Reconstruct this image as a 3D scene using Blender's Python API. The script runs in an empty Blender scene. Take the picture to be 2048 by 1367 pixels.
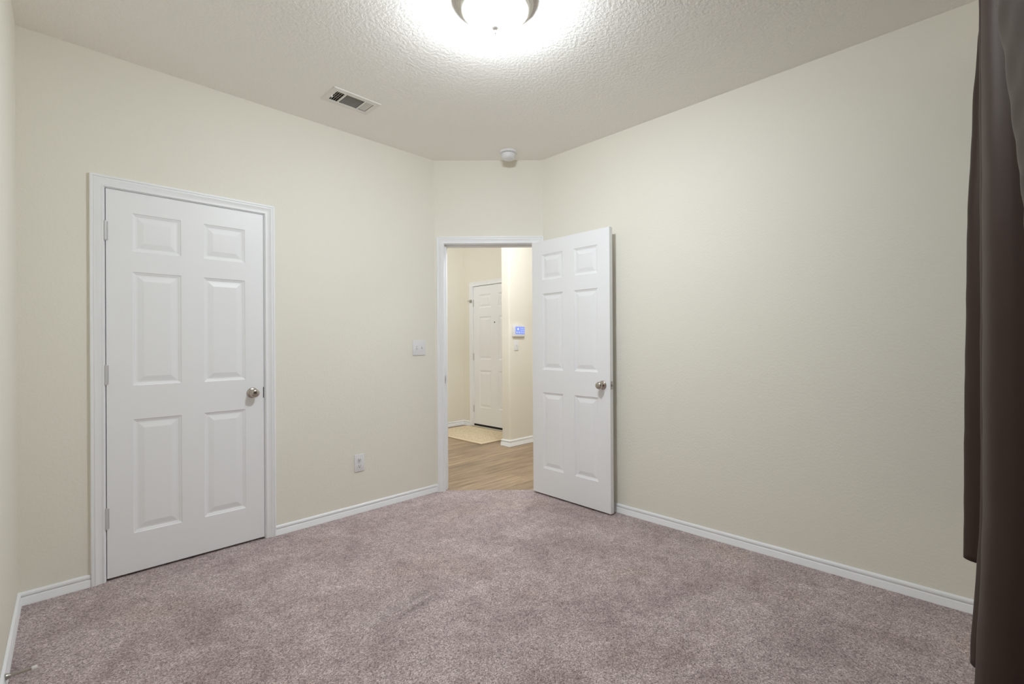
import bpy, bmesh, math, random
from mathutils import Vector, Matrix
random.seed(7)
S2 = math.sqrt(2.0)
sc = bpy.context.scene
COL = sc.collection

# ------------------------------------------------------------------ camera, world, exposure
CAM_H = 1.2277
cam_d = bpy.data.cameras.new('camera')
cam = bpy.data.objects.new('camera', cam_d); COL.objects.link(cam)
cam_d.sensor_width = 36.0
cam_d.lens = 36.0 * 951.03 / 2048.0
cam_d.clip_start = 0.02
PITCH, ROLL = 0.00179, -0.00606
cp, sp, cr, sr = math.cos(PITCH), math.sin(PITCH), math.cos(ROLL), math.sin(ROLL)
def ab(X, Y):                       # across / ahead of the viewpoint -> room axes
    return ((X + Y) / S2, (Y - X) / S2)
def ab3(v):
    a, b = ab(v[0], v[1]); return Vector((a, b, v[2]))
_r = ab3((cr, -sr * sp, sr * cp)); _u = ab3((-sr, -cr * sp, cr * cp)); _k = -ab3((0, cp, sp))
m = Matrix((( _r.x, _u.x, _k.x, 0), (_r.y, _u.y, _k.y, 0), (_r.z, _u.z, _k.z, CAM_H), (0, 0, 0, 1)))
cam.matrix_world = m
sc.camera = cam

world = bpy.data.worlds.new('world'); sc.world = world
world.use_nodes = True
world.node_tree.nodes['Background'].inputs[0].default_value = (0.01, 0.012, 0.016, 1)
world.node_tree.nodes['Background'].inputs[1].default_value = 1.0
vs = sc.view_settings
vs.view_transform = 'Standard'; vs.look = 'None'; vs.gamma = 1.0; vs.use_curve_mapping = False
vs.exposure = 0.0
sc.cycles.max_bounces = 12; sc.cycles.diffuse_bounces = 10; sc.cycles.glossy_bounces = 4
sc.cycles.use_denoising = True; sc.cycles.adaptive_threshold = 0.02
sc.cycles.sample_clamp_indirect = 6.0

LAMP_STRENGTH = 166.0
LAMP_COLOR = (0.90, 0.97, 1.04)
HALL_POWER = 44.0
HALL_COLOR = (0.91, 0.97, 1.08)

# ------------------------------------------------------------------ materials
def mat(name, color, rough=0.5, metal=0.0, spec=0.5):
    mt = bpy.data.materials.new(name); mt.use_nodes = True
    b = mt.node_tree.nodes['Principled BSDF']
    b.inputs['Base Color'].default_value = (*color, 1)
    b.inputs['Roughness'].default_value = rough
    b.inputs['Metallic'].default_value = metal
    b.inputs['Specular IOR Level'].default_value = spec
    return mt
def bump(mt, layers, dist=0.001, strength=1.0):
    """layers: (scale, detail, amount); world-position noise summed into one bump"""
    nt = mt.node_tree; N = nt.nodes; L = nt.links
    geo = N.new('ShaderNodeNewGeometry'); last = None
    for scale, det, amt in layers:
        n = N.new('ShaderNodeTexNoise'); n.inputs['Scale'].default_value = scale; n.inputs['Detail'].default_value = det
        L.new(geo.outputs['Position'], n.inputs['Vector'])
        mu = N.new('ShaderNodeMath'); mu.operation = 'MULTIPLY'; mu.inputs[1].default_value = amt
        L.new(n.outputs['Fac'], mu.inputs[0])
        if last is None: last = mu
        else:
            ad = N.new('ShaderNodeMath'); ad.operation = 'ADD'
            L.new(last.outputs[0], ad.inputs[0]); L.new(mu.outputs[0], ad.inputs[1]); last = ad
    bp = N.new('ShaderNodeBump'); bp.inputs['Distance'].default_value = dist; bp.inputs['Strength'].default_value = strength
    L.new(last.outputs[0], bp.inputs['Height'])
    L.new(bp.outputs['Normal'], N['Principled BSDF'].inputs['Normal'])
    return mt
WALL = bump(mat('cream_wall_paint', (0.820, 0.795, 0.708), 0.62, 0, 0.25), [(85, 2, 1.0), (220, 1, 0.35)], 0.0016, 0.55)
CEIL = bump(mat('textured_ceiling_paint', (0.915, 0.90, 0.860), 0.60, 0, 0.30), [(55, 2, 1.0), (150, 2, 0.5)], 0.004, 0.7)
HALLWALL = bump(mat('hall_wall_paint', (0.805, 0.775, 0.685), 0.6, 0, 0.25), [(85, 2, 1.0)], 0.0014, 0.5)
TRIM = mat('white_trim_enamel', (0.87, 0.88, 0.895), 0.35, 0, 0.4)
DOORM = bump(mat('white_door_enamel', (0.87, 0.88, 0.895), 0.40, 0, 0.4), [(30, 4, 0.6), (260, 2, 0.2)], 0.0004, 0.4)
PLASTIC = mat('white_plastic', (0.78, 0.78, 0.79), 0.35)
VENTM = mat('white_vent_enamel', (0.80, 0.78, 0.74), 0.4)
NICKEL = mat('satin_nickel', (0.50, 0.455, 0.405), 0.24, 1.0)
STEEL = mat('brushed_steel', (0.46, 0.44, 0.42), 0.35, 1.0)
HINGE = mat('painted_hinge', (0.62, 0.62, 0.62), 0.4, 0.3)
FINIAL = mat('pale_finial_metal', (0.80, 0.78, 0.75), 0.28, 1.0)
PEWTER = mat('brushed_lamp_ring', (0.60, 0.575, 0.52), 0.33, 0.9)
DARK = mat('dark_cavity', (0.012, 0.010, 0.009), 0.8)
DUCT = mat('dark_duct', (0.035, 0.028, 0.024), 0.7)
RUBBER = mat('white_rubber', (0.75, 0.74, 0.72), 0.6)
SLOT = mat('dark_slot', (0.05, 0.05, 0.05), 0.6)
CLOSET = mat('closet_paint', (0.55, 0.53, 0.47), 0.7)

BUCK_C, BUCK_R = (1.27, 1.925, 0.0), 0.142
def carpet_material():
    mt = mat('mauve_carpet', (0.35, 0.28, 0.27), 0.95, 0, 0.1)
    nt = mt.node_tree; N = nt.nodes; L = nt.links; B = N['Principled BSDF']
    B.inputs['Sheen Weight'].default_value = 0.15
    geo = N.new('ShaderNodeNewGeometry')
    def noise(scale, det, rough=0.5, dist=0.0):
        n = N.new('ShaderNodeTexNoise'); n.inputs['Scale'].default_value = scale
        n.inputs['Detail'].default_value = det; n.inputs['Roughness'].default_value = rough; n.inputs['Distortion'].default_value = dist
        L.new(geo.outputs['Position'], n.inputs['Vector']); return n
    def ramp(src, stops):
        r = N.new('ShaderNodeValToRGB'); L.new(src, r.inputs[0])
        e = r.color_ramp.elements
        while len(e) < len(stops): e.new(0.5)
        for el, (p, c) in zip(e, stops): el.position = p; el.color = (*c, 1)
        return r
    # tufts: many small yarn ends, each its own shade of mauve
    vor = N.new('ShaderNodeTexVoronoi'); vor.inputs['Scale'].default_value = 230.0
    L.new(geo.outputs['Position'], vor.inputs['Vector'])
    sep = N.new('ShaderNodeSeparateColor'); L.new(vor.outputs['Color'], sep.inputs[0])
    tuft = ramp(sep.outputs[0], [(0.0, (0.25, 0.190, 0.188)), (0.25, (0.45, 0.360, 0.352)), (0.7, (0.62, 0.515, 0.505)), (1.0, (0.88, 0.765, 0.755))])
    fine = noise(420, 3, 0.7)
    finer = ramp(fine.outputs['Fac'], [(0.3, (0.66, 0.66, 0.66)), (0.7, (1.30, 1.30, 1.30))])
    pile = noise(3.1, 5, 0.62, 0.6)             # brushed lay of the pile, its shading put into the colour
    piler = ramp(pile.outputs['Fac'], [(0.30, (0.76, 0.725, 0.735)), (0.5, (0.96, 0.95, 0.955)), (0.70, (1.13, 1.14, 1.15))])
    pile2 = noise(14, 4, 0.6, 0.4)
    pile2r = ramp(pile2.outputs['Fac'], [(0.32, (0.84, 0.825, 0.82)), (0.65, (1.06, 1.06, 1.06))])
    def mul(x, y):
        mx = N.new('ShaderNodeMix'); mx.data_type = 'RGBA'; mx.blend_type = 'MULTIPLY'; mx.inputs[0].default_value = 1.0
        mx.clamp_result = False
        L.new(x, mx.inputs[6]); L.new(y, mx.inputs[7]); return mx.outputs[2]
    worn = noise(2.1, 3, 0.5, 0.3)              # faint tan wear between the mauve
    wornr = ramp(worn.outputs['Fac'], [(0.50, (1.0, 1.0, 1.0)), (0.68, (1.0, 0.985, 0.93))])
    c = mul(mul(mul(mul(tuft.outputs[0], finer.outputs[0]), piler.outputs[0]), pile2r.outputs[0]), wornr.outputs[0])
    L.new(c, B.inputs['Base Color'])
    ad = N.new('ShaderNodeMath'); ad.operation = 'MULTIPLY_ADD'
    L.new(vor.outputs['Distance'], ad.inputs[0]); ad.inputs[1].default_value = -0.9; L.new(fine.outputs['Fac'], ad.inputs[2])
    # a low buckle in the carpet: a ridge along one line, fading at both ends
    mp = N.new('ShaderNodeMapping'); mp.vector_type = 'TEXTURE'
    mp.inputs['Location'].default_value = BUCK_C; mp.inputs['Rotation'].default_value = (0, 0, BUCK_R)
    L.new(geo.outputs['Position'], mp.inputs['Vector'])
    sx = N.new('ShaderNodeSeparateXYZ'); L.new(mp.outputs[0], sx.inputs[0])
    def M(op, a, b_=None):
        n = N.new('ShaderNodeMath'); n.operation = op
        for k, v in enumerate((a, b_)):
            if v is None: continue
            if isinstance(v, (int, float)): n.inputs[k].default_value = v
            else: L.new(v, n.inputs[k])
        return n.outputs[0]
    def gauss(x, w):
        q = M('DIVIDE', x, w); q = M('MULTIPLY', q, q); return M('POWER', 2.718, M('MULTIPLY', q, -1.0))
    ridge = M('MULTIPLY', gauss(sx.outputs[1], 0.042), gauss(sx.outputs[0], 0.26))
    b0 = N.new('ShaderNodeBump'); b0.inputs['Distance'].default_value = 0.040; b0.inputs['Strength'].default_value = 1.0
    L.new(ridge, b0.inputs['Height'])
    bp = N.new('ShaderNodeBump'); L.new(b0.outputs['Normal'], bp.inputs['Normal']); bp.inputs['Distance'].default_value = 0.006; bp.inputs['Strength'].default_value = 0.7
    L.new(ad.outputs[0], bp.inputs['Height']); L.new(bp.outputs['Normal'], B.inputs['Normal'])
    return mt
CARPET = carpet_material()

def wood_material():
    mt = mat('oak_plank_floor', (0.4, 0.3, 0.2), 0.42, 0, 0.4)
    nt = mt.node_tree; N = nt.nodes; L = nt.links; B = N['Principled BSDF']
    geo = N.new('ShaderNodeNewGeometry')
    br = N.new('ShaderNodeTexBrick')
    br.offset = 0.37; br.inputs['Scale'].default_value = 1.0
    br.inputs['Brick Width'].default_value = 1.2; br.inputs['Row Height'].default_value = 0.152
    br.inputs['Mortar Size'].default_value = 0.0012; br.inputs['Bias'].default_value = 0.0
    br.inputs['Color1'].default_value = (0.86, 0.86, 0.86, 1); br.inputs['Color2'].default_value = (1.12, 1.12, 1.12, 1)
    br.inputs['Mortar'].default_value = (0.55, 0.5, 0.45, 1)
    L.new(geo.outputs['Position'], br.inputs['Vector'])
    mp = N.new('ShaderNodeMapping'); mp.inputs['Scale'].default_value = (2.2, 26, 1)
    L.new(geo.outputs['Position'], mp.inputs['Vector'])
    n = N.new('ShaderNodeTexNoise'); n.inputs['Scale'].default_value = 1.0; n.inputs['Detail'].default_value = 5
    n.inputs['Roughness'].default_value = 0.62; n.inputs['Distortion'].default_value = 0.6
    L.new(mp.outputs[0], n.inputs['Vector'])
    r = N.new('ShaderNodeValToRGB'); L.new(n.outputs['Fac'], r.inputs[0])
    e = r.color_ramp.elements; e.new(0.5)
    for el, (p, c) in zip(e, [(0.28, (0.185, 0.125, 0.080)), (0.5, (0.335, 0.240, 0.155)), (0.74, (0.485, 0.37, 0.25))]):
        el.position = p; el.color = (*c, 1)
    mx = N.new('ShaderNodeMix'); mx.data_type = 'RGBA'; mx.blend_type = 'MULTIPLY'; mx.inputs[0].default_value = 1
    L.new(r.outputs[0], mx.inputs[6]); L.new(br.outputs['Color'], mx.inputs[7])
    L.new(mx.outputs[2], B.inputs['Base Color'])
    return mt
WOOD = wood_material()

def mat_rug():
    mt = mat('cream_speckled_mat', (0.6, 0.5, 0.36), 0.9, 0, 0.1)
    nt = mt.node_tree; N = nt.nodes; L = nt.links; B = N['Principled BSDF']
    geo = N.new('ShaderNodeNewGeometry')
    n = N.new('ShaderNodeTexVoronoi'); n.inputs['Scale'].default_value = 105
    L.new(geo.outputs['Position'], n.inputs['Vector'])
    sep = N.new('ShaderNodeSeparateColor'); L.new(n.outputs['Color'], sep.inputs[0])
    r = N.new('ShaderNodeValToRGB'); L.new(sep.outputs[0], r.inputs[0])
    e = r.color_ramp.elements; e.new(0.5); e.new(0.8)
    for el, (p, c) in zip(e, [(0.0, (0.42, 0.32, 0.20)), (0.14, (0.66, 0.55, 0.38)), (0.7, (0.72, 0.61, 0.44)), (1.0, (0.80, 0.71, 0.55))]):
        el.position = p; el.color = (*c, 1)
    L.new(r.outputs[0], B.inputs['Base Color'])
    return mt
RUG = mat_rug()
RUGB = mat('cream_mat_border', (0.74, 0.62, 0.45), 0.9, 0, 0.1)

def curtain_material():
    mt = mat('dark_brown_blackout_cloth', (0.040, 0.026, 0.0215), 0.50, 0, 0.22)
    B = mt.node_tree.nodes['Principled BSDF']
    B.inputs['Specular Tint'].default_value = (1.0, 0.86, 0.76, 1); B.inputs['Sheen Weight'].default_value = 0.0; B.inputs['Sheen Roughness'].default_value = 0.4
    B.inputs['Sheen Tint'].default_value = (0.8, 0.7, 0.65, 1)
    nt = mt.node_tree; N = nt.nodes; L = nt.links
    tc = N.new('ShaderNodeTexCoord'); mp = N.new('ShaderNodeMapping'); mp.inputs['Scale'].default_value = (900, 900, 1500)
    L.new(tc.outputs['Object'], mp.inputs[0])
    n = N.new('ShaderNodeTexNoise'); n.inputs['Scale'].default_value = 1.0; L.new(mp.outputs[0], n.inputs['Vector'])
    bp = N.new('ShaderNodeBump'); bp.inputs['Distance'].default_value = 0.0003; bp.inputs['Strength'].default_value = 0.3
    L.new(n.outputs['Fac'], bp.inputs['Height']); L.new(bp.outputs['Normal'], B.inputs['Normal'])
    return mt
CURT = curtain_material()

def emis(name, col, s, base=(0.9, 0.9, 0.9)):
    mt = mat(name, base, 0.3)
    B = mt.node_tree.nodes['Principled BSDF']
    B.inputs['Emission Color'].default_value = (*col, 1); B.inputs['Emission Strength'].default_value = s
    return mt
GLOW = emis('frosted_lit_glass', LAMP_COLOR, LAMP_STRENGTH)
SCREEN = emis('blue_lcd_screen', (0.24, 0.32, 0.82), 1.0, (0.05, 0.07, 0.2))
ICON = emis('lcd_icon_light', (0.62, 0.70, 0.98), 1.0, (0.3, 0.3, 0.3))

# ------------------------------------------------------------------ mesh helpers
def tag(o, label=None, cat=None, group=None, kind=None):
    if label: o['label'] = label
    if cat: o['category'] = cat
    if group: o['group'] = group
    if kind: o['kind'] = kind
    return o
def obj(name, bm, material, parent=None, smooth=False, loc=None):
    me = bpy.data.meshes.new(name)
    bmesh.ops.recalc_face_normals(bm, faces=bm.faces)
    bm.to_mesh(me); bm.free()
    me.materials.append(material)
    if smooth:
        for p in me.polygons: p.use_smooth = True
        try: me.set_sharp_from_angle(angle=math.radians(38))
        except Exception: pass
    o = bpy.data.objects.new(name, me); COL.objects.link(o)
    if parent: o.parent = parent
    if loc: o.location = loc
    return o
def empty(name, loc=(0, 0, 0), rz=0.0, parent=None):
    o = bpy.data.objects.new(name, None); COL.objects.link(o)
    o.location = loc; o.rotation_euler = (0, 0, rz); o.empty_display_size = 0.1
    if parent: o.parent = parent
    return o
def box(bm, x0, x1, y0, y1, z0, z1, bev=0.0):
    vs_ = [bm.verts.new((x, y, z)) for x in (x0, x1) for y in (y0, y1) for z in (z0, z1)]
    F = [(0, 1, 3, 2), (4, 6, 7, 5), (0, 4, 5, 1), (2, 3, 7, 6), (0, 2, 6, 4), (1, 5, 7, 3)]
    fs = [bm.faces.new([vs_[i] for i in f]) for f in F]
    if bev > 0:
        es = list({e for f in fs for e in f.edges})
        bmesh.ops.bevel(bm, geom=es, offset=bev, segments=2, affect='EDGES', profile=0.6)
def prism(bm, pts, z0, z1):
    lo = [bm.verts.new((x, y, z0)) for x, y in pts]; hi = [bm.verts.new((x, y, z1)) for x, y in pts]
    n = len(pts)
    bm.faces.new(lo[::-1]); bm.faces.new(hi)
    for i in range(n):
        j = (i + 1) % n
        bm.faces.new([lo[i], lo[j], hi[j], hi[i]])
def lathe(bm, prof, seg=32, axis='z', org=(0, 0, 0), flip=1):
    """prof: (radius, height) pairs"""
    rings = []
    o = Vector(org)
    for r, hgt in prof:
        ring = []
        if r < 1e-6:
            pts = [(0, 0)]
        else:
            pts = [(r * math.cos(2 * math.pi * i / seg), r * math.sin(2 * math.pi * i / seg)) for i in range(seg)]
        for u, v in pts:
            h_ = hgt * flip
            p = {'z': (u, v, h_), 'y': (u, h_, v), 'x': (h_, u, v)}[axis]
            ring.append(bm.verts.new(o + Vector(p)))
        rings.append(ring)
    for A, B in zip(rings, rings[1:]):
        if len(A) == 1 and len(B) == 1: continue
        for i in range(seg):
            j = (i + 1) % seg
            if len(A) == 1: bm.faces.new([A[0], B[i], B[j]])
            elif len(B) == 1: bm.faces.new([A[i], A[j], B[0]])
            else: bm.faces.new([A[i], A[j], B[j], B[i]])
    for ring in (rings[0], rings[-1]):
        if len(ring) > 1: bm.faces.new(ring)
def tube(bm, p0, p1, r, seg=12, r1=None):
    p0 = Vector(p0); p1 = Vector(p1); d = (p1 - p0).normalized()
    u = d.orthogonal().normalized(); v = d.cross(u); r1 = r if r1 is None else r1
    A = [bm.verts.new(p0 + r * (math.cos(t) * u + math.sin(t) * v)) for t in [2 * math.pi * i / seg for i in range(seg)]]
    B = [bm.verts.new(p1 + r1 * (math.cos(t) * u + math.sin(t) * v)) for t in [2 * math.pi * i / seg for i in range(seg)]]
    for i in range(seg):
        j = (i + 1) % seg; bm.faces.new([A[i], A[j], B[j], B[i]])
    bm.faces.new(A[::-1]); bm.faces.new(B)
def NB(): return bmesh.new()

# ------------------------------------------------------------------ room measures (metres)
H = 2.743
BL = 3.242                     # closet wall plane
AR = 2.975                     # right wall plane
PB = (2.340, BL); PC = (AR, 2.607)          # ends of the short diagonal wall
D = 3.9473
PA = (-0.067, BL)              # far left corner
BW = -0.15                     # window wall plane
PN = (-0.185, BW)              # corner behind the viewpoint
PR = (AR, BW)
TH = 0.12
POLY = [PA, PB, PC, PR, PN]    # clockwise seen from above
def offset_poly(pts, t):
    n = len(pts); out = []
    for i in range(n):
        p0, p1, p2 = Vector(pts[i - 1]), Vector(pts[i]), Vector(pts[(i + 1) % n])
        d1 = (p1 - p0).normalized(); d2 = (p2 - p1).normalized()
        n1 = Vector((-d1.y, d1.x)); n2 = Vector((-d2.y, d2.x))      # left of a clockwise walk = outside
        k = t / (1 + n1.dot(n2))
        out.append(tuple(p1 + (n1 + n2) * k))
    return out
OUT = offset_poly(POLY, TH)
def wall(name, i, material, openings=(), z1=H, label=None):
    p0, p1 = Vector(POLY[i]), Vector(POLY[(i + 1) % 5]); q0, q1 = Vector(OUT[i]), Vector(OUT[(i + 1) % 5])
    d = (p1 - p0).normalized(); nrm = Vector((-d.y, d.x)); bm = NB()
    cur_p, cur_q = p0, q0
    for (t0, t1, zt) in openings:
        a0 = p0 + d * t0; a1 = p0 + d * t1
        b0 = a0 + nrm * TH; b1 = a1 + nrm * TH
        prism(bm, [cur_p, a0, b0, cur_q], 0, z1)
        prism(bm, [a0, a1, b1, b0], zt, z1)
        cur_p, cur_q = a1, b1
    prism(bm, [cur_p, p1, q1, cur_q], 0, z1)
    return tag(obj(name, bm, material), label, 'wall', None, 'structure')
# openings
CD0, CD1, CDZ = 0.253, 1.021, 2.049          # closet opening along a
OX0, OX1, OZ = -0.559, 0.205, 2.049          # bedroom opening along the diagonal wall
JT = 0.018
wall('wall_left', 0, WALL, [(CD0 - JT - PA[0], CD1 + JT - PA[0], CDZ + JT)], label='cream textured wall that holds the closed white closet door')
bx = -0.6379
wall('wall_back', 1, WALL, [(OX0 - JT - bx, OX1 + JT - bx, OZ + JT)], label='short cream diagonal wall with the open doorway to the hall')
wall('wall_right', 2, WALL, label='long bare cream wall behind the open white door')
wall('wall_window', 3, WALL, label='cream wall behind the brown curtains')
wall('wall_near', 4, WALL, label='cream wall at the left edge with the spring doorstop')

def room_pts(zs): return zs
VA0, VA1, VB0, VB1 = 1.242, 1.552, 2.706, 2.904          # ceiling register, outside of its flange
DA0, DA1, DB0, DB1 = VA0 + 0.030, VA1 - 0.030, VB0 + 0.036, VB1 - 0.036     # the duct mouth cut in the ceiling
def clip(pts, ax, lim, keep_less):
    out = []
    for p, q in zip(pts, pts[1:] + pts[:1]):
        ip = (p[ax] <= lim) == keep_less; iq = (q[ax] <= lim) == keep_less
        if ip: out.append(p)
        if ip != iq:
            t = (lim - p[ax]) / (q[ax] - p[ax]); out.append((p[0] + (q[0] - p[0]) * t, p[1] + (q[1] - p[1]) * t))
    return out
bm = NB()
mid_ = clip(clip(OUT, 0, DA0, False), 0, DA1, True)
for pc in (clip(OUT, 0, DA0, True), clip(OUT, 0, DA1, False), clip(mid_, 1, DB0, True), clip(mid_, 1, DB1, False)): prism(bm, pc, H, H + 0.06)
tag(obj('ceiling', bm, CEIL), 'off-white textured bedroom ceiling', 'ceiling', None, 'structure')
# carpet: the room and the strips that run into the two openings
bm = NB()
e0 = ab(OX0 - JT, D); e1 = ab(OX1 + JT, D); e0o = ab(OX0 - JT, D + 0.028); e1o = ab(OX1 + JT, D + 0.028)
prism(bm, [PA, (CD0 - JT, BL), (CD0 - JT, 3.70), (CD1 + JT, 3.70), (CD1 + JT, BL), PB, e0, e0o, e1o, e1, PC, PR, PN], -0.03, 0.0)
tag(obj('floor', bm, CARPET), 'mauve cut-pile carpet of the bedroom', 'carpet', None, 'structure')

# closet interior
bm = NB()
box(bm, 0.10, 0.16, BL + TH, 3.76, 0, 2.3); box(bm, 1.10, 1.16, BL + TH, 3.76, 0, 2.3)
box(bm, 0.10, 1.16, 3.70, 3.76, 0, 2.3); box(bm, 0.10, 1.16, BL + TH, 3.76, 2.3, 2.36)
tag(obj('wall_closet', bm, CLOSET), 'dark inside of the closet behind the closed door', 'wall', None, 'structure')

# ------------------------------------------------------------------ hall beyond the doorway
HB = 5.60; HA = 4.56; SA = 3.955; SB0, SB1 = 4.0, 4.125
def hbox(name, *b, label=None):
    bm = NB(); box(bm, *b); return tag(obj(name, bm, HALLWALL), label, 'wall', None, 'structure')
hbox('wall_hall_left', 1.1, HA + 0.1, HB, HB + 0.1, 0, H, label='cream hall wall seen at the left of the doorway')
bm = NB()                                     # front door wall with its opening
FD1, FD0, FDZ = 5.375, 4.457, 2.060
box(bm, HA, HA + 0.14, FD1 + 0.02, HB, 0, H); box(bm, HA, HA + 0.14, SB1, FD0 - 0.02, 0, H)
box(bm, HA, HA + 0.14, FD0 - 0.02, FD1 + 0.02, FDZ + 0.02, H)
tag(obj('wall_entry', bm, HALLWALL), 'cream wall around the white front door in the hall', 'wall', None, 'structure')
bm = NB(); box(bm, SA, 6.1, SB0, SB1, 0, H)
bmesh.ops.bevel(bm, geom=[e for e in bm.edges if abs(e.verts[0].co.z - e.verts[1].co.z) > 1 and e.verts[0].co.x < SA + 0.01 and e.verts[0].co.y < SB0 + 0.01],
                offset=0.018, segments=5, affect='EDGES', profile=0.5)
tag(obj('wall_hall_right', bm, HALLWALL, smooth=True), 'bright cream hall wall end with the blue-screened control panel', 'wall', None, 'structure')
hbox('wall_hall_end', 6.0, 6.1, 1.4, SB0, 0, H, label='unseen far end wall of the hall')
hbox('wall_hall_side', 3.095, 6.0, 1.4, 1.5, 0, H, label='unseen side wall of the hall')
hbox('wall_hall_west', 1.1, 1.2, BL + TH, HB, 0, H, label='unseen near end wall of the hall')
bm = NB()
ho = ab(0, D + TH)
hp = [(1.2, BL + TH), (OUT[1][0], OUT[1][1]), (OUT[2][0], OUT[2][1]), (AR + TH, 1.5), (6.0, 1.5), (6.0, SB0), (SA + .05, SB0), (SA + .05, SB1), (HA, SB1), (HA + .14, SB1), (HA + .14, HB), (1.2, HB)]
g0 = ab(OX0 - JT, D + TH); g1 = ab(OX1 + JT, D + TH)
hp = [(1.2, BL + TH), OUT[1], g0, e0o, e1o, g1] + hp[2:]
prism(bm, hp, -0.03, -0.002)
tag(obj('floor_hall', bm, WOOD), 'light brown wood plank floor of the hall', 'floor', None, 'structure')
bm = NB(); prism(bm, [(1.1, BL + TH), OUT[1], OUT[2], (AR + TH, 1.4), (6.1, 1.4), (6.1, SB1), (HA + .1, SB1), (HA + .1, HB + .1), (1.1, HB + .1)], H, H + 0.06)
tag(obj('ceiling_hall', bm, HALLWALL), 'ceiling of the hall beyond the doorway', 'ceiling', None, 'structure')
hl = bpy.data.lights.new('hall_light', 'POINT'); hl.energy = HALL_POWER; hl.color = HALL_COLOR; hl.shadow_soft_size = 0.12
ho_ = bpy.data.objects.new('hall_light', hl); COL.objects.link(ho_); ho_.location = (3.40, 3.02, 2.55)
fl = bpy.data.lights.new('foyer_fill', 'POINT'); fl.energy = 20.0; fl.color = HALL_COLOR; fl.shadow_soft_size = 0.12  # unseen fill lamp, added to lift the hall's ambient brightness
fo_ = bpy.data.objects.new('foyer_fill', fl); COL.objects.link(fo_); fo_.location = (3.05, 4.75, 2.55)

# ------------------------------------------------------------------ trim: casings, jambs, baseboards
CAS = [(0, 0), (0, .007), (.0015, .0095), (.004, .0105), (.007, .0105), (.0095, .009), (.0115, .0078), (.018, .0085), (.026, .0105), (.032, .0135),
       (.036, .0158), (.039, .0165), (.0415, .0155), (.0425, .0135), (.0445, .0135), (.0455, .0165), (.048, .0178), (.053, .0178), (.056, .0165), (.057, .0145), (.057, 0)]
def casing(bm, x0, x1, z1, M, z0=0.0):
    """U-shaped moulding around an opening; local x along wall, y out of the wall, z up"""
    cols = []
    for s, d in CAS:
        cols.append([bm.verts.new(M @ Vector(v)) for v in ((x0 - s, d, z0), (x0 - s, d, z1 + s), (x1 + s, d, z1 + s), (x1 + s, d, z0))])
    for A, B in zip(cols, cols[1:]):
        for k in range(3): bm.faces.new([A[k], A[k + 1], B[k + 1], B[k]])
    bm.faces.new([c[0] for c in cols]); bm.faces.new([c[3] for c in cols][::-1])
def frame_matrix(org, dx, dy):
    return Matrix(((dx[0], dy[0], 0, org[0]), (dx[1], dy[1], 0, org[1]), (0, 0, 1, 0), (0, 0, 0, 1)))
def door_frame(name, x0, x1, z1, M, depth, stop_at, label, z0=0.0):
    bm = NB(); casing(bm, x0 - 0.004, x1 + 0.004, z1 + 0.004, M, z0)
    root = tag(obj(name, bm, TRIM, smooth=True), label, 'door trim', None, 'structure')
    bm = NB()
    for b in ((x0 - JT, x0, -depth, 0.0005, z0, z1), (x1, x1 + JT, -depth, 0.0005, z0, z1), (x0 - JT, x1 + JT, -depth, 0.0005, z1, z1 + JT),
              (x0, x0 + 0.011, -depth + 0.02, -stop_at, z0, z1), (x1 - 0.011, x1, -depth + 0.02, -stop_at, z0, z1), (x0, x1, -depth + 0.02, -stop_at, z1 - 0.011, z1)):
        box(bm, *b)
    for v in bm.verts: v.co = M @ v.co
    obj('jamb', bm, TRIM, root)
    return root
M_L = frame_matrix((0, BL), (1, 0), (0, -1))
trim1 = door_frame('trim_1', CD0, CD1, CDZ, M_L, TH, 0.037, 'white moulded casing around the closed closet door')
dM = ab(1, 0); nM = ab(0, -1); oM = ab(0, D)
M_M = frame_matrix(oM, dM, nM)
trim2 = door_frame('trim_2', OX0, OX1, OZ, M_M, TH, 0.040, 'white moulded casing around the open hall doorway')
M_F = frame_matrix((HA, 0), (0, 1), (-1, 0))
trim3 = door_frame('trim_3', FD0, FD1, FDZ, M_F, 0.13, 0.062, 'white casing around the front door in the hall', z0=0.0)

BASE = [(.0005, 0), (.0145, 0), (.0145, .006), (.013, .008), (.013, .034), (.0105, .0375), (.006, .0395), (.006, .0425), (.0115, .0445), (.0118, .050), (.0105, .056), (.0065, .0605), (.0005, .062)]
def baseboard(bm, pts, sc_=1.0):
    """pts: polyline along the foot of a wall, room to the RIGHT of the walk"""
    P = [Vector(p) for p in pts]; rows = []
    for i, p in enumerate(P):
        ds = []
        if i > 0: ds.append((P[i] - P[i - 1]).normalized())
        if i < len(P) - 1: ds.append((P[i + 1] - P[i]).normalized())
        ns = [Vector((d.y, -d.x)) for d in ds]
        nn = ns[0] if len(ns) == 1 else (ns[0] + ns[1]) / (1 + ns[0].dot(ns[1]))
        rows.append([bm.verts.new((p.x + nn.x * d * sc_, p.y + nn.y * d * sc_, z * sc_)) for d, z in BASE])
    for A, B in zip(rows, rows[1:]):
        for k in range(len(BASE) - 1): bm.faces.new([A[k], A[k + 1], B[k + 1], B[k]])
    bm.faces.new(rows[0]); bm.faces.new(rows[-1][::-1])
def bb(name, lines, label, s=1.0):
    bm = NB()
    for l in lines: baseboard(bm, l, s)
    return tag(obj(name, bm, TRIM, smooth=True), label, 'baseboard', None, 'structure')
co = 0.0615
bb('baseboard_left', [[PA, (CD0 - co, BL)], [(CD1 + co, BL), PB, ab(OX0 - co, D)]], 'white baseboard at the foot of the closet wall')
bb('baseboard_right', [[(AR, PC[1] - 0.02), (AR, BW)]], 'white baseboard at the foot of the long right wall')
bb('baseboard_near', [[PN, PA]], 'white baseboard at the left edge with the doorstop screwed in')
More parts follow.
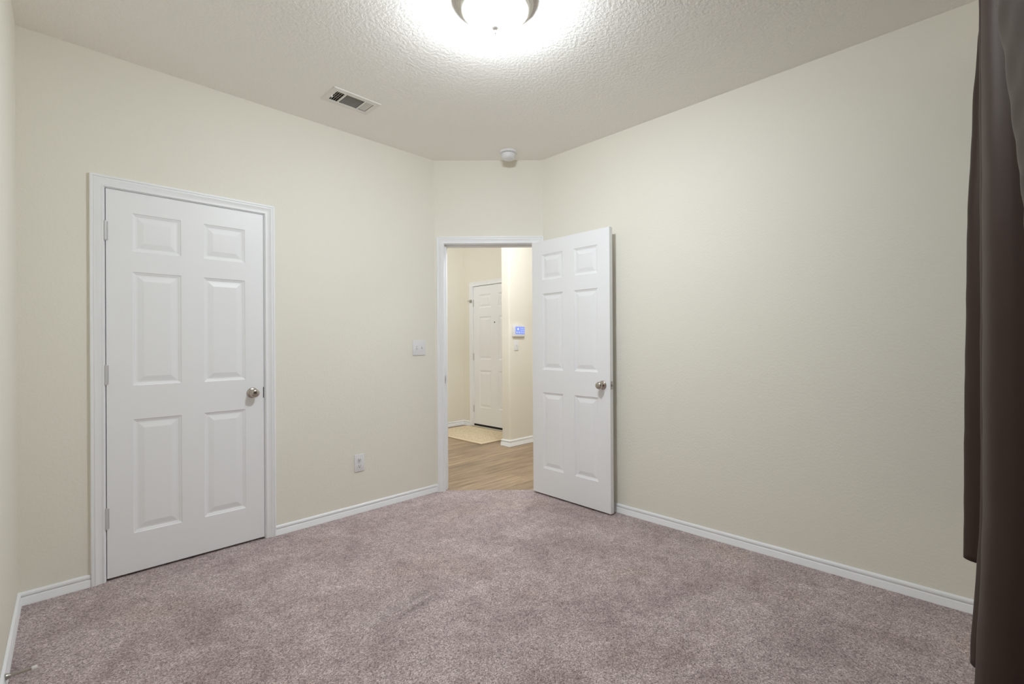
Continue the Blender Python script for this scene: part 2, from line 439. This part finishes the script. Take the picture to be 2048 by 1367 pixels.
bb('baseboard_hall_left', [[(1.2, HB), (HA, HB), (HA, FD1 + co)]], 'white baseboard in the far corner of the hall', 1.15)
bb('baseboard_hall_right', [[(HA, SB1), (SA, SB1), (SA, SB0), (6.0, SB0)]], 'white baseboard around the bright hall wall end', 1.25)

# ------------------------------------------------------------------ six-panel doors
PROF = [(0.0, 0.0), (0.003, 0.0035), (0.006, 0.0048), (0.010, 0.0060), (0.014, 0.0085), (0.019, 0.0090), (0.023, 0.0085), (0.048, 0.0022), (0.051, 0.0020)]
def door_leaf(w, hgt, t, cols, rows):
    bm = NB()
    xs = [0, cols[0][0], cols[0][1], cols[1][0], cols[1][1], w]
    zs = [0, rows[0][0], rows[0][1], rows[1][0], rows[1][1], rows[2][0], rows[2][1], hgt]
    for side in (0, 1):
        y0 = 0.0 if side == 0 else t; sg = 1 if side == 0 else -1
        cache = {}
        def V(x, z, d=0.0):
            k = (round(x, 5), round(z, 5), round(d, 5))
            if k not in cache: cache[k] = bm.verts.new((x, y0 + sg * d, z))
            return cache[k]
        for i in range(5):
            for j in range(7):
                xa, xb, za, zb = xs[i], xs[i + 1], zs[j], zs[j + 1]
                if i in (1, 3) and j in (1, 3, 5):
                    prev = None
                    for o_, d_ in PROF:
                        ring = [V(xa + o_, za + o_, d_), V(xb - o_, za + o_, d_), V(xb - o_, zb - o_, d_), V(xa + o_, zb - o_, d_)]
                        if prev:
                            for k in range(4): bm.faces.new([prev[k], prev[(k + 1) % 4], ring[(k + 1) % 4], ring[k]])
                        prev = ring
                    bm.faces.new(prev)
                else:
                    bm.faces.new([V(xa, za), V(xb, za), V(xb, zb), V(xa, zb)])
    # edges
    def strip(path):
        A = [bm.verts.new((x, 0, z)) for x, z in path]; B = [bm.verts.new((x, t, z)) for x, z in path]
        for k in range(len(path) - 1): bm.faces.new([A[k], A[k + 1], B[k + 1], B[k]])
    strip([(x, 0) for x in xs]); strip([(w, z) for z in zs]); strip([(x, hgt) for x in xs]); strip([(0, z) for z in zs])
    bmesh.ops.remove_doubles(bm, verts=bm.verts, dist=0.00005)
    return bm
COLS = ((0.109, 0.327), (0.437, 0.656)); ROWS = ((0.207, 0.816), (0.998, 1.608), (1.718, 1.922))
KNOB = [(0, 0.000), (0.0325, 0.000), (0.0325, 0.004), (0.031, 0.0065), (0.026, 0.0095), (0.018, 0.0115), (0.013, 0.013), (0.0115, 0.018), (0.012, 0.026),
        (0.0155, 0.031), (0.0215, 0.035), (0.0255, 0.040), (0.0268, 0.0455), (0.0262, 0.051), (0.0235, 0.0565), (0.0185, 0.0605), (0.012, 0.0625), (0, 0.0632)]
def add_knob(parent, x, z, yface, direction, label='satin nickel knob'):
    """rosette and ball, direction -1 = towards -y"""
    r = NB(); lathe(r, [p for p in KNOB[:7]] , 32, 'y', (x, yface, z), direction)
    ro = obj('rosette', r, NICKEL, parent, True)
    k = NB(); lathe(k, [(0.012, 0.0115)] + KNOB[6:], 32, 'y', (x, yface, z), direction)
    ko = obj('door_knob', k, NICKEL, parent, True); ko['label'] = label
    return ko
def add_hinge(parent, x, y, z0, z1, leaf_y=None):
    b = NB(); tube(b, (x, y, z0), (x, y, z1), 0.0068, 14)
    n = 5
    for i in range(1, n):
        zz = z0 + (z1 - z0) * i / n
        tube(b, (x, y, zz - 0.0012), (x, y, zz + 0.0012), 0.0073, 14)
    tube(b, (x, y, z1), (x, y, z1 + 0.004), 0.004, 10); tube(b, (x, y, z0 - 0.004), (x, y, z0), 0.004, 10)
    box(b, x - 0.012, x + 0.012, y + 0.003, y + 0.006, z0, z1)
    return obj('hinge', b, HINGE, parent, True)

# closet door: closed, hinged on the left
T = 0.035
d1 = empty('door_1', (0.2565, BL, 0.013)); tag(d1, 'closed white six-panel closet door with a nickel knob', 'door', None, 'structure')
obj('door_leaf', door_leaf(0.761, 2.033, T, COLS, ROWS), DOORM, d1)
add_knob(d1, 0.694, 0.9135, 0.0, -1)
b = NB(); box(b, 0.756, 0.7608, -0.0007, 0.030, 0.878, 0.945)
obj('latch', b, SLOT, d1)
for z0, z1 in ((1.763, 1.860), (1.011, 1.110), (0.261, 0.365)): add_hinge(d1, -0.003, -0.006, z0, z1)

# bedroom door: swung open against the right wall, hinged on the diagonal wall
hx, hy = 2.888, 2.648; fx, fy = 2.866, 1.887
ang = math.atan2(fy - hy, fx - hx)
# local x runs from hinge to free edge; local y=0 is the face towards the room
d2 = empty('door_2', (hx, hy, 0.013), 0.0); tag(d2, 'open white six-panel door standing against the right wall', 'door', None, 'structure')
dxv = Vector((fx - hx, fy - hy)).normalized(); dyv = Vector((-dxv.y, dxv.x))
if dyv.x < 0: dyv = -dyv
d2.rotation_euler = (0, 0, math.atan2(dxv.y, dxv.x))      # y axis = left of x -> towards +a
obj('door_leaf', door_leaf(0.761, 2.033, T, COLS, ROWS), DOORM, d2)
add_knob(d2, 0.697, 0.908, 0.0, -1); add_knob(d2, 0.697, 0.908, T, 1)
b = NB(); box(b, 0.7600, 0.7622, 0.006, 0.029, 0.880, 0.937, 0.0008)
lt = obj('latch', b, STEEL, d2); lt['label'] = 'steel latch plate on the door edge'
b = NB(); box(b, 0.762, 0.771, 0.012, 0.023, 0.901, 0.916, 0.002); obj('latch_bolt', b, STEEL, lt)
for z0, z1 in ((1.763, 1.852), (0.965, 1.054), (0.18, 0.269)): add_hinge(d2, -0.006, T + 0.004, z0, z1)

# strike plate on the left jamb of the doorway
b = NB(); box(b, OX0, OX0 + 0.0016, -0.042, -0.006, 0.893, 0.958, 0.0006)
for v in b.verts: v.co = M_M @ v.co
stp = obj('strike_plate', b, STEEL, trim2)
b = NB(); box(b, OX0 + 0.001, OX0 + 0.0022, -0.030, -0.016, 0.912, 0.938)
for v in b.verts: v.co = M_M @ v.co
obj('strike_hole', b, SLOT, stp)

# front door in the hall
d3 = empty('door_3', (HA + 0.012, FD1 - 0.004, 0.045), -math.pi / 2); tag(d3, 'white six-panel front door at the end of the hall', 'door', None, 'structure')
C3 = ((0.125, 0.385), (0.525, 0.785))
obj('door_leaf', door_leaf(0.910, 2.010, 0.044, C3, ((0.245, 0.785), (0.945, 1.565), (1.695, 1.885))), DOORM, d3, loc=(0, 0, 0))
b = NB(); lathe(b, [(0, 0.0), (0.010, 0.0), (0.010, 0.003), (0.007, 0.004), (0, 0.004)], 16, 'y', (0.455, 0, 1.475), -1)
pk = obj('peephole', b, SLOT, d3, True)
b = NB(); box(b, 0.0, 0.910, 0.001, 0.043, -0.028, 0.0); obj('door_sweep', b, DARK, d3)
for z0, z1 in ((1.72, 1.82), (0.93, 1.03), (0.17, 0.27)): add_hinge(d3, -0.004, -0.006, z0, z1)
b = NB(); box(b, HA - 0.03, HA + 0.12, FD0, FD1, -0.002, 0.016, 0.002)
tag(obj('trim_4', b, mat('cream_threshold', (0.66, 0.60, 0.50), 0.5)), 'cream threshold under the front door', 'threshold', None, 'structure')

# ------------------------------------------------------------------ swing-bar guard on the front door casing
g = empty('door_guard', (HA - 0.018, FD1 + 0.030, 1.845)); tag(g, 'small metal swing-bar guard on the front door casing', 'door guard')
b = NB(); box(b, -0.004, 0.002, -0.024, 0.022, -0.022, 0.022, 0.001); obj('base_plate', b, STEEL, g)
b = NB(); tube(b, (-0.012, 0.055, 0.006), (-0.012, -0.035, -0.004), 0.0045); tube(b, (-0.012, -0.030, -0.004), (-0.012, -0.040, 0.012), 0.006); tube(b, (-0.012, 0.0, 0.0), (0, 0.0, 0.0), 0.004)
obj('swing_bar', b, STEEL, g, True)

# ------------------------------------------------------------------ doormat
b = NB(); box(b, 3.800, 4.500, 4.335, 5.455, -0.001, 0.011, 0.003)
dm = tag(obj('doormat', b, RUGB), 'cream speckled doormat in front of the front door', 'doormat')
b = NB(); box(b, 3.860, 4.440, 4.395, 5.395, 0.010, 0.0135, 0.0012); obj('pile', b, RUG, dm)

# ------------------------------------------------------------------ ceiling light
LX, LY = ab(-0.066, 2.115)
cl = empty('ceiling_light', (LX, LY, H)); tag(cl, 'round flush ceiling light with glowing frosted glass bowl', 'ceiling light')
b = NB(); lathe(b, [(0.0, 0.0), (0.162, 0.0), (0.1700, -0.003), (0.1720, -0.008), (0.1720, -0.015), (0.1700, -0.019), (0.1660, -0.020), (0.1645, -0.023), (0.1635, -0.028), (0.1600, -0.031),
                 (0.1565, -0.032), (0.1550, -0.035), (0.1540, -0.039), (0.150, -0.042), (0.145, -0.043), (0.1395, -0.042), (0.1375, -0.038), (0.0, -0.038)], 72)
rg = obj('ring', b, PEWTER, cl, True); rg['label'] = 'ribbed brushed metal ring'
b = NB(); pr = [(0.1372, -0.039)]
for i in range(1, 15):
    q = 1 - (i / 14) ** 1.6
    pr.append((0.1372 * q if i < 14 else 0.0, -0.039 - 0.071 * (1 - q ** 5.0)))
lathe(b, pr, 64); bo = obj('glass_bowl', b, GLOW, cl, True); bo['label'] = 'glowing white frosted glass bowl'
b = NB(); lathe(b, [(0, -0.108), (0.0165, -0.108), (0.0178, -0.111), (0.0172, -0.115), (0.0140, -0.119), (0.0080, -0.123), (0.0045, -0.126), (0.0040, -0.129), (0.0058, -0.132), (0.0062, -0.135), (0.0045, -0.139), (0.002, -0.142), (0, -0.143)], 24)
fi = obj('finial', b, FINIAL, cl, True); fi['label'] = 'small metal finial'

# ------------------------------------------------------------------ smoke detector
sx, sy = ab(-0.020, 3.775)
sd = empty('smoke_detector', (sx, sy, H)); tag(sd, 'round white smoke detector on the ceiling above the doorway', 'smoke detector')
b = NB(); lathe(b, [(0, 0), (0.069, 0), (0.0695, -0.004), (0.068, -0.011), (0.064, -0.014), (0, -0.014)], 48); obj('base', b, PLASTIC, sd, True)
b = NB(); lathe(b, [(0, -0.014), (0.0505, -0.014), (0.0505, -0.020), (0, -0.020)], 48); gp = obj('vent_gap', b, SLOT, sd, True)
b = NB(); lathe(b, [(0, -0.0175), (0.0550, -0.0175), (0.0555, -0.024), (0.0545, -0.040), (0.049, -0.054), (0.042, -0.0585), (0.020, -0.060), (0, -0.060)], 48)
hs = obj('cover', b, PLASTIC, sd, True)
b = NB(); lathe(b, [(0, -0.058), (0.010, -0.058), (0.010, -0.0615), (0.008, -0.063), (0, -0.063)], 24, org=(0.02, 0.0, 0)); obj('test_button', b, PLASTIC, hs, True)

# ------------------------------------------------------------------ ceiling air register
vt = empty('air_vent', ((VA0 + VA1) / 2, (VB0 + VB1) / 2, H)); tag(vt, 'white rectangular louvred air vent in the ceiling above the closet', 'air vent')
hw, hh = (VA1 - VA0) / 2, (VB1 - VB0) / 2
def vx(f): return -hw + 2 * hw * f
secs = [(0.115, 0.285), (0.315, 0.69), (0.72, 0.89)]
v0, v1 = -hh + 2 * hh * 0.20, -hh + 2 * hh * 0.80
b = NB()
def plate(bm, x0, x1, y0, y1): box(bm, x0, x1, y0, y1, -0.0045, -0.0025)
plate(b, -hw + .004, hw - .004, -hh + .004, v0); plate(b, -hw + .004, hw - .004, v1, hh - .004)
plate(b, -hw + .004, vx(secs[0][0]), v0, v1); plate(b, vx(secs[2][1]), hw - .004, v0, v1)
plate(b, vx(secs[0][1]), vx(secs[1][0]), v0, v1); plate(b, vx(secs[1][1]), vx(secs[2][0]), v0, v1)
rim = [[b.verts.new((sx_ * (hw - o_), sy_ * (hh - o_), z_)) for sx_, sy_ in ((-1, -1), (1, -1), (1, 1), (-1, 1))] for o_, z_ in ((0, -0.0003), (0.001, -0.0018), (0.004, -0.0045))]
for A, B in zip(rim, rim[1:]):
    for k in range(4): b.faces.new([A[k], A[(k + 1) % 4], B[(k + 1) % 4], B[k]])
obj('frame', b, VENTM, vt)
b = NB()                                              # sheet-metal boot above the ceiling, open below
x0_, x1_, y0_, y1_ = -hw + .030, hw - .030, -hh + .036, hh - .036
for q in ((x0_, x0_ + .002, y0_, y1_), (x1_ - .002, x1_, y0_, y1_), (x0_, x1_, y0_, y0_ + .002), (x0_, x1_, y1_ - .002, y1_)): box(b, *q, -0.001, 0.16)
box(b, x0_, x1_, y0_, y1_, 0.16, 0.162)
obj('duct', b, DUCT, vt)
def slat(bm, p0, p1, tilt, wdt=0.010, th=0.0010):
    """a thin tilted blade between two points of the vent face"""
    p0 = Vector(p0); p1 = Vector(p1); d = (p1 - p0).normalized(); n = Vector((-d.y, d.x, 0))
    w = (n * math.cos(tilt) + Vector((0, 0, 1)) * math.sin(tilt)) * wdt / 2
    k = d.cross(w).normalized() * th / 2
    vv = [bm.verts.new(p + s_ * w + r_ * k) for p in (p0, p1) for s_ in (-1, 1) for r_ in (-1, 1)]
    for f in ((0, 1, 3, 2), (4, 6, 7, 5), (0, 4, 5, 1), (2, 3, 7, 6), (0, 2, 6, 4), (1, 5, 7, 3)): bm.faces.new([vv[i] for i in f])
zc = 0.0005
nm = 11
for i in range(nm):                                   # middle section: blades along the vent
    y = v0 + (v1 - v0) * (i + 0.5) / nm
    b = NB(); slat(b, (vx(secs[1][0]), y, zc), (vx(secs[1][1]), y, zc), math.radians(50), 0.0066); obj('louvre', b, VENTM, vt)
for i in range(5):                                    # right section: blades across
    x = vx(secs[2][0]) + (vx(secs[2][1]) - vx(secs[2][0])) * (i + 0.5) / 5
    b = NB(); slat(b, (x, v0, zc), (x, v1, zc), math.radians(30), 0.0072); obj('louvre', b, VENTM, vt)
for i in range(5):                                    # left section: blades across, facing the other way, damper bars behind
    x = vx(secs[0][0]) + (vx(secs[0][1]) - vx(secs[0][0])) * i / 4
    b = NB(); slat(b, (x, v0, zc), (x, v1, zc), math.radians(-64), 0.0085); obj('louvre', b, VENTM, vt)
DAMP = mat('vent_damper', (0.22, 0.165, 0.13), 0.6)
for i in range(1, 4):
    y = v0 + (v1 - v0) * i / 4
    b = NB(); box(b, vx(secs[0][0]), vx(secs[0][1]), y - 0.003, y + 0.003, 0.006, 0.009); obj('damper_bar', b, DAMP, vt)
b = NB(); box(b, vx(0.088), vx(0.108), -0.004, 0.004, -0.018, -0.003, 0.001); lv = obj('lever', b, VENTM, vt)
for x in (vx(0.05), vx(0.95)):
    b = NB(); lathe(b, [(0, -0.0045), (0.0045, -0.0045), (0.0035, -0.0062), (0, -0.0068)], 12, org=(x, 0, 0)); obj('screw', b, VENTM, vt, True)

# ------------------------------------------------------------------ wall plates on the closet wall
def rounded_plate(bm, w, h, t, bev): box(bm, -w / 2, w / 2, -t, 0, -h / 2, h / 2, bev)
ls = empty('light_switch', (2.180, BL, 1.194)); tag(ls, 'white double light switch beside the open doorway', 'light switch')
b = NB(); rounded_plate(b, 0.122, 0.122, 0.007, 0.003); obj('switch_plate', b, PLASTIC, ls, True)
for x, up in ((-0.024, -1), (0.024, 1)):
    b = NB(); box(b, x - 0.0055, x + 0.0055, -0.0078, -0.006, -0.012, 0.012); bz = obj('toggle_slot', b, mat('switch_slot', (0.55, 0.55, 0.55), 0.5) if x < 0 else bpy.data.materials['switch_slot'], ls)
    b = NB(); box(b, x - 0.0045, x + 0.0045, -0.017, -0.005, -0.005, 0.005, 0.0012)
    for v in b.verts:
        v.co.z += up * 0.42 * max(0, -v.co.y - 0.004)
    obj('toggle', b, PLASTIC, ls)
    for z in (-0.030, 0.030):
        b = NB(); lathe(b, [(0, 0.0068), (0.0032, 0.0068), (0.0026, 0.0082), (0, 0.0084)], 12, 'y', (x, 0, z), -1); obj('screw', b, PLASTIC, ls, True)

ot = empty('wall_outlet', (1.6585, BL, 0.362)); tag(ot, 'white duplex wall outlet low on the closet wall', 'outlet')
b = NB(); rounded_plate(b, 0.076, 0.124, 0.007, 0.003); obj('outlet_plate', b, PLASTIC, ot, True)
for zc_ in (-0.0215, 0.0215):
    b = NB(); lathe(b, [(0, 0.006), (0.0172, 0.006), (0.0172, 0.0085), (0.0165, 0.009), (0, 0.009)], 28, 'y', (0, 0, zc_), -1)
    for v in b.verts: v.co.z = zc_ + max(-0.0145, min(0.0145, v.co.z - zc_))
    so = obj('socket', b, PLASTIC, ot, True)
    b = NB(); box(b, -0.0085, -0.0055, -0.0094, -0.008, zc_ - 0.001, zc_ + 0.009); box(b, 0.0055, 0.0085, -0.0094, -0.008, zc_ - 0.001, zc_ + 0.008)
    lathe(b, [(0, 0.008), (0.0034, 0.008), (0.0034, 0.0094), (0, 0.0094)], 12, 'y', (0, 0, zc_ - 0.0078), -1)
    obj('slots', b, SLOT, so)
b = NB(); lathe(b, [(0, 0.0068), (0.0032, 0.0068), (0.0026, 0.0082), (0, 0.0084)], 12, 'y', (0, 0, 0), -1); obj('screw', b, STEEL, ot, True)

# ------------------------------------------------------------------ alarm panel and switch on the hall wall
pn = empty('control_panel', (4.098, SB0, 1.372)); tag(pn, 'white wall control panel with a lit blue screen in the hall', 'control panel')
b = NB(); box(b, -0.098, 0.098, -0.028, 0, -0.071, 0.071, 0.010); obj('housing', b, PLASTIC, pn, True)
b = NB(); box(b, -0.066, 0.090, -0.0292, -0.027, -0.040, 0.048); s_ = obj('screen', b, SCREEN, pn)
s_['label'] = 'lit blue screen with pale icons'
def screen_icon(x, z, r, n=6):
    bm = NB(); lathe(bm, [(0, 0.0290), (r, 0.0290), (r, 0.0298), (0, 0.0298)], n, 'y', (x, 0, z), -1)
    obj('screen_icon', bm, ICON, s_)
screen_icon(-0.022, 0.020, 0.014, 6); screen_icon(-0.042, -0.019, 0.009, 5); screen_icon(-0.002, -0.019, 0.009, 5)
for x in (0.032, 0.052, 0.074):
    for z in (0.028, 0.004, -0.020): screen_icon(x, z, 0.0048, 8)
hs_ = empty('light_switch', (4.070, SB0, 1.195)); tag(hs_, 'white single light switch under the blue-screened panel', 'light switch')
b = NB(); rounded_plate(b, 0.076, 0.118, 0.007, 0.003); obj('switch_plate', b, PLASTIC, hs_, True)
b = NB(); box(b, -0.0055, 0.0055, -0.0078, -0.006, -0.012, 0.012); obj('toggle_slot', b, bpy.data.materials['switch_slot'], hs_)
b = NB(); box(b, -0.0045, 0.0045, -0.018, -0.005, -0.001, 0.009, 0.0012); obj('toggle', b, PLASTIC, hs_)

# ------------------------------------------------------------------ spring doorstop on the near baseboard
nearv = Vector((PA[0] - PN[0], PA[1] - PN[1])).normalized(); nrm = Vector((nearv.y, -nearv.x))
t_ = (2.478 - PN[1]) / nearv.y
ps = Vector(PN) + nearv * t_ + nrm * 0.0115
ds = empty('doorstop', (ps.x, ps.y, 0.050), math.atan2(nrm.y, nrm.x)); tag(ds, 'spring doorstop with white tip sticking out of the left baseboard', 'doorstop')
b = NB(); lathe(b, [(0, 0), (0.0115, 0), (0.0115, 0.003), (0.009, 0.008), (0.0062, 0.014), (0, 0.014)], 20, 'x'); obj('base', b, STEEL, ds, True)
b = NB(); turns, per, kk = 24, 12, 6; rings = []
for i in range(turns * per + 1):
    f = i / (turns * per); r = 0.0056 - 0.0020 * f; t = 2 * math.pi * turns * f
    c = Vector((0.010 + 0.058 * f, r * math.cos(t), r * math.sin(t))); e = Vector((0, math.cos(t), math.sin(t)))
    rings.append([b.verts.new(c + 0.00115 * (math.cos(q) * e + math.sin(q) * Vector((1, 0, 0)))) for q in [2 * math.pi * k / kk for k in range(kk)]])
for A, B in zip(rings, rings[1:]):
    for k in range(kk): b.faces.new([A[k], A[(k + 1) % kk], B[(k + 1) % kk], B[k]])
b.faces.new(rings[0]); b.faces.new(rings[-1])
obj('spring', b, NICKEL, ds, True)
b = NB(); lathe(b, [(0, 0.066), (0.0058, 0.066), (0.0068, 0.068), (0.0072, 0.078), (0.0062, 0.080), (0, 0.080)], 20, 'x'); obj('tip', b, RUBBER, ds, True)['label'] = 'white rubber tip'

# ------------------------------------------------------------------ curtains
def catmull(pts, n):
    P = [Vector(p) for p in pts]; P = [P[0] * 2 - P[1]] + P + [P[-1] * 2 - P[-2]]; out = []
    segs = len(P) - 3
    for i in range(n):
        u = i / (n - 1) * segs; k = min(int(u), segs - 1); t = u - k
        p0, p1, p2, p3 = P[k:k + 4]
        out.append(0.5 * ((2 * p1) + (p2 - p0) * t + (2 * p0 - 5 * p1 + 4 * p2 - p3) * t * t + (3 * p1 - p0 - 3 * p2 + p3) * t ** 3))
    return out
def curtain(name, levels, label, nu=150, nv=90, ripple=0.0, seed=0, crease=0.0):
    """levels: list of (z, [(a, b), ...]) with the same point count; cloth swept through them"""
    rnd = random.Random(seed); ph = [rnd.uniform(0, 6.28) for _ in range(8)]
    rows = [(z, catmull(pts, nu)) for z, pts in levels]
    zs = [r[0] for r in rows]; bm = NB(); grid = []
    for j in range(nv):
        z = zs[0] + (zs[-1] - zs[0]) * j / (nv - 1)
        k = max(i for i in range(len(zs) - 1) if zs[i] <= z + 1e-9)
        f = (z - zs[k]) / (zs[k + 1] - zs[k]); f = f * f * (3 - 2 * f) * 0.5 + f * 0.5
        row = []
        for i in range(nu):
            p = rows[k][1][i].lerp(rows[k + 1][1][i], f)
            w = ripple * (math.sin(z * 31 + ph[0] + i * 0.05) * 0.5 + math.sin(z * 53 + ph[1] - i * 0.09) * 0.3 + math.sin(z * 17 + ph[2] + i * 0.11) * 0.4)
            if crease:
                q_ = z + 0.5 * p.x
                w += crease * math.sin(q_ * 118 + 1.3 * math.sin(q_ * 23) + ph[3]) * (0.4 + 0.6 * abs(math.sin(q_ * 9 + ph[4])))
            row.append(bm.verts.new((p.x, p.y + w, z)))
        grid.append(row)
    for A, B in zip(grid, grid[1:]):
        for i in range(nu - 1): bm.faces.new([A[i], A[i + 1], B[i + 1], B[i]])
    o = obj(name, bm, CURT, None, True)
    so = o.modifiers.new('thickness', 'SOLIDIFY'); so.thickness = 0.0022; so.offset = 0
    return tag(o, label, 'curtain', 'brown curtains at the right edge')
back = [(1.545, -0.080), (1.50, -0.125), (1.36, -0.135), (1.22, -0.132), (1.12, -0.125)]
def far_section(c1, d1, c2, c3, v3):
    """c1: crest of the far fold, d1: how far back its near face runs, c2/c3: crests of the two nearer folds"""
    return [(2.80, c1 - 0.075), (2.745, c1 - 0.022), (2.68, c1), (2.645, c1 - 0.012), (2.625, c1 - 0.05), (2.60, -0.075), (2.40, -0.110), (2.10, -0.105), (1.92, -0.070),
            (1.850, c2 - 0.020), (1.815, c2), (1.790, c2 - 0.006), (1.765, c3 - 0.014), (1.715, c3 - 0.010), (1.665, c3), (1.625, c3 - 0.003), (1.590, c3 - 0.016), (1.565, c3 - 0.045)] + back
far_top = far_section(0.012, 0, 0.0080, 0.0050, 0)
far_hi = far_section(0.021, 0, 0.0095, 0.0050, 0)
far_hi2 = far_section(0.037, 0, 0.0105, 0.0055, 0)
far_up = far_section(0.056, 0, 0.0110, 0.0060, 0)
far_mid = far_section(0.0690, 0, 0.0140, 0.0095, 0)
far_bot = far_section(0.0730, 0, 0.0370, 0.0265, 0)
curtain('curtain', [(0.345, far_bot), (0.80, far_mid), (1.65, far_up), (2.15, far_hi2), (2.42, far_hi), (2.515, far_top)], 'dark brown full-length curtain hanging in folds, beside the right wall', nu=300, ripple=0.0008, seed=1)
near_top = [(1.08, -0.100), (1.00, -0.040), (0.93, -0.0060), (0.86, -0.012), (0.78, -0.030), (0.68, -0.05), (0.58, -0.075)]
near_mid = [(1.08, -0.105), (1.00, -0.046), (0.93, -0.0140), (0.86, -0.020), (0.78, -0.040), (0.68, -0.06), (0.58, -0.085)]
near_low = [(1.08, -0.118), (1.00, -0.070), (0.93, -0.0365), (0.86, -0.045), (0.78, -0.060), (0.68, -0.08), (0.58, -0.100)]
near_bot = [(1.08, -0.130), (1.00, -0.100), (0.93, -0.080), (0.86, -0.085), (0.78, -0.095), (0.68, -0.105), (0.58, -0.118)]
curtain('curtain', [(0.345, near_bot), (1.40, near_low), (1.68, near_mid), (2.515, near_top)], 'nearest brown curtain panel, only its upper edge showing at top right', nu=100, nv=330, ripple=0.0012, seed=5, crease=0.0009)
b = NB(); tube(b, (0.45, -0.040, 2.527), (2.86, -0.040, 2.527), 0.009, 16)
rod = tag(obj('curtain_rod', b, NICKEL, None, True), 'metal rod carrying the brown curtains', 'curtain rod')
for a_ in (0.50, 2.84):
    b = NB(); tube(b, (a_, BW, 2.527), (a_, -0.040, 2.527), 0.006, 10); lathe(b, [(0, 0), (0.022, 0), (0.022, 0.005), (0, 0.005)], 20, 'y', (a_, BW, 2.527)); obj('bracket', b, NICKEL, rod, True)
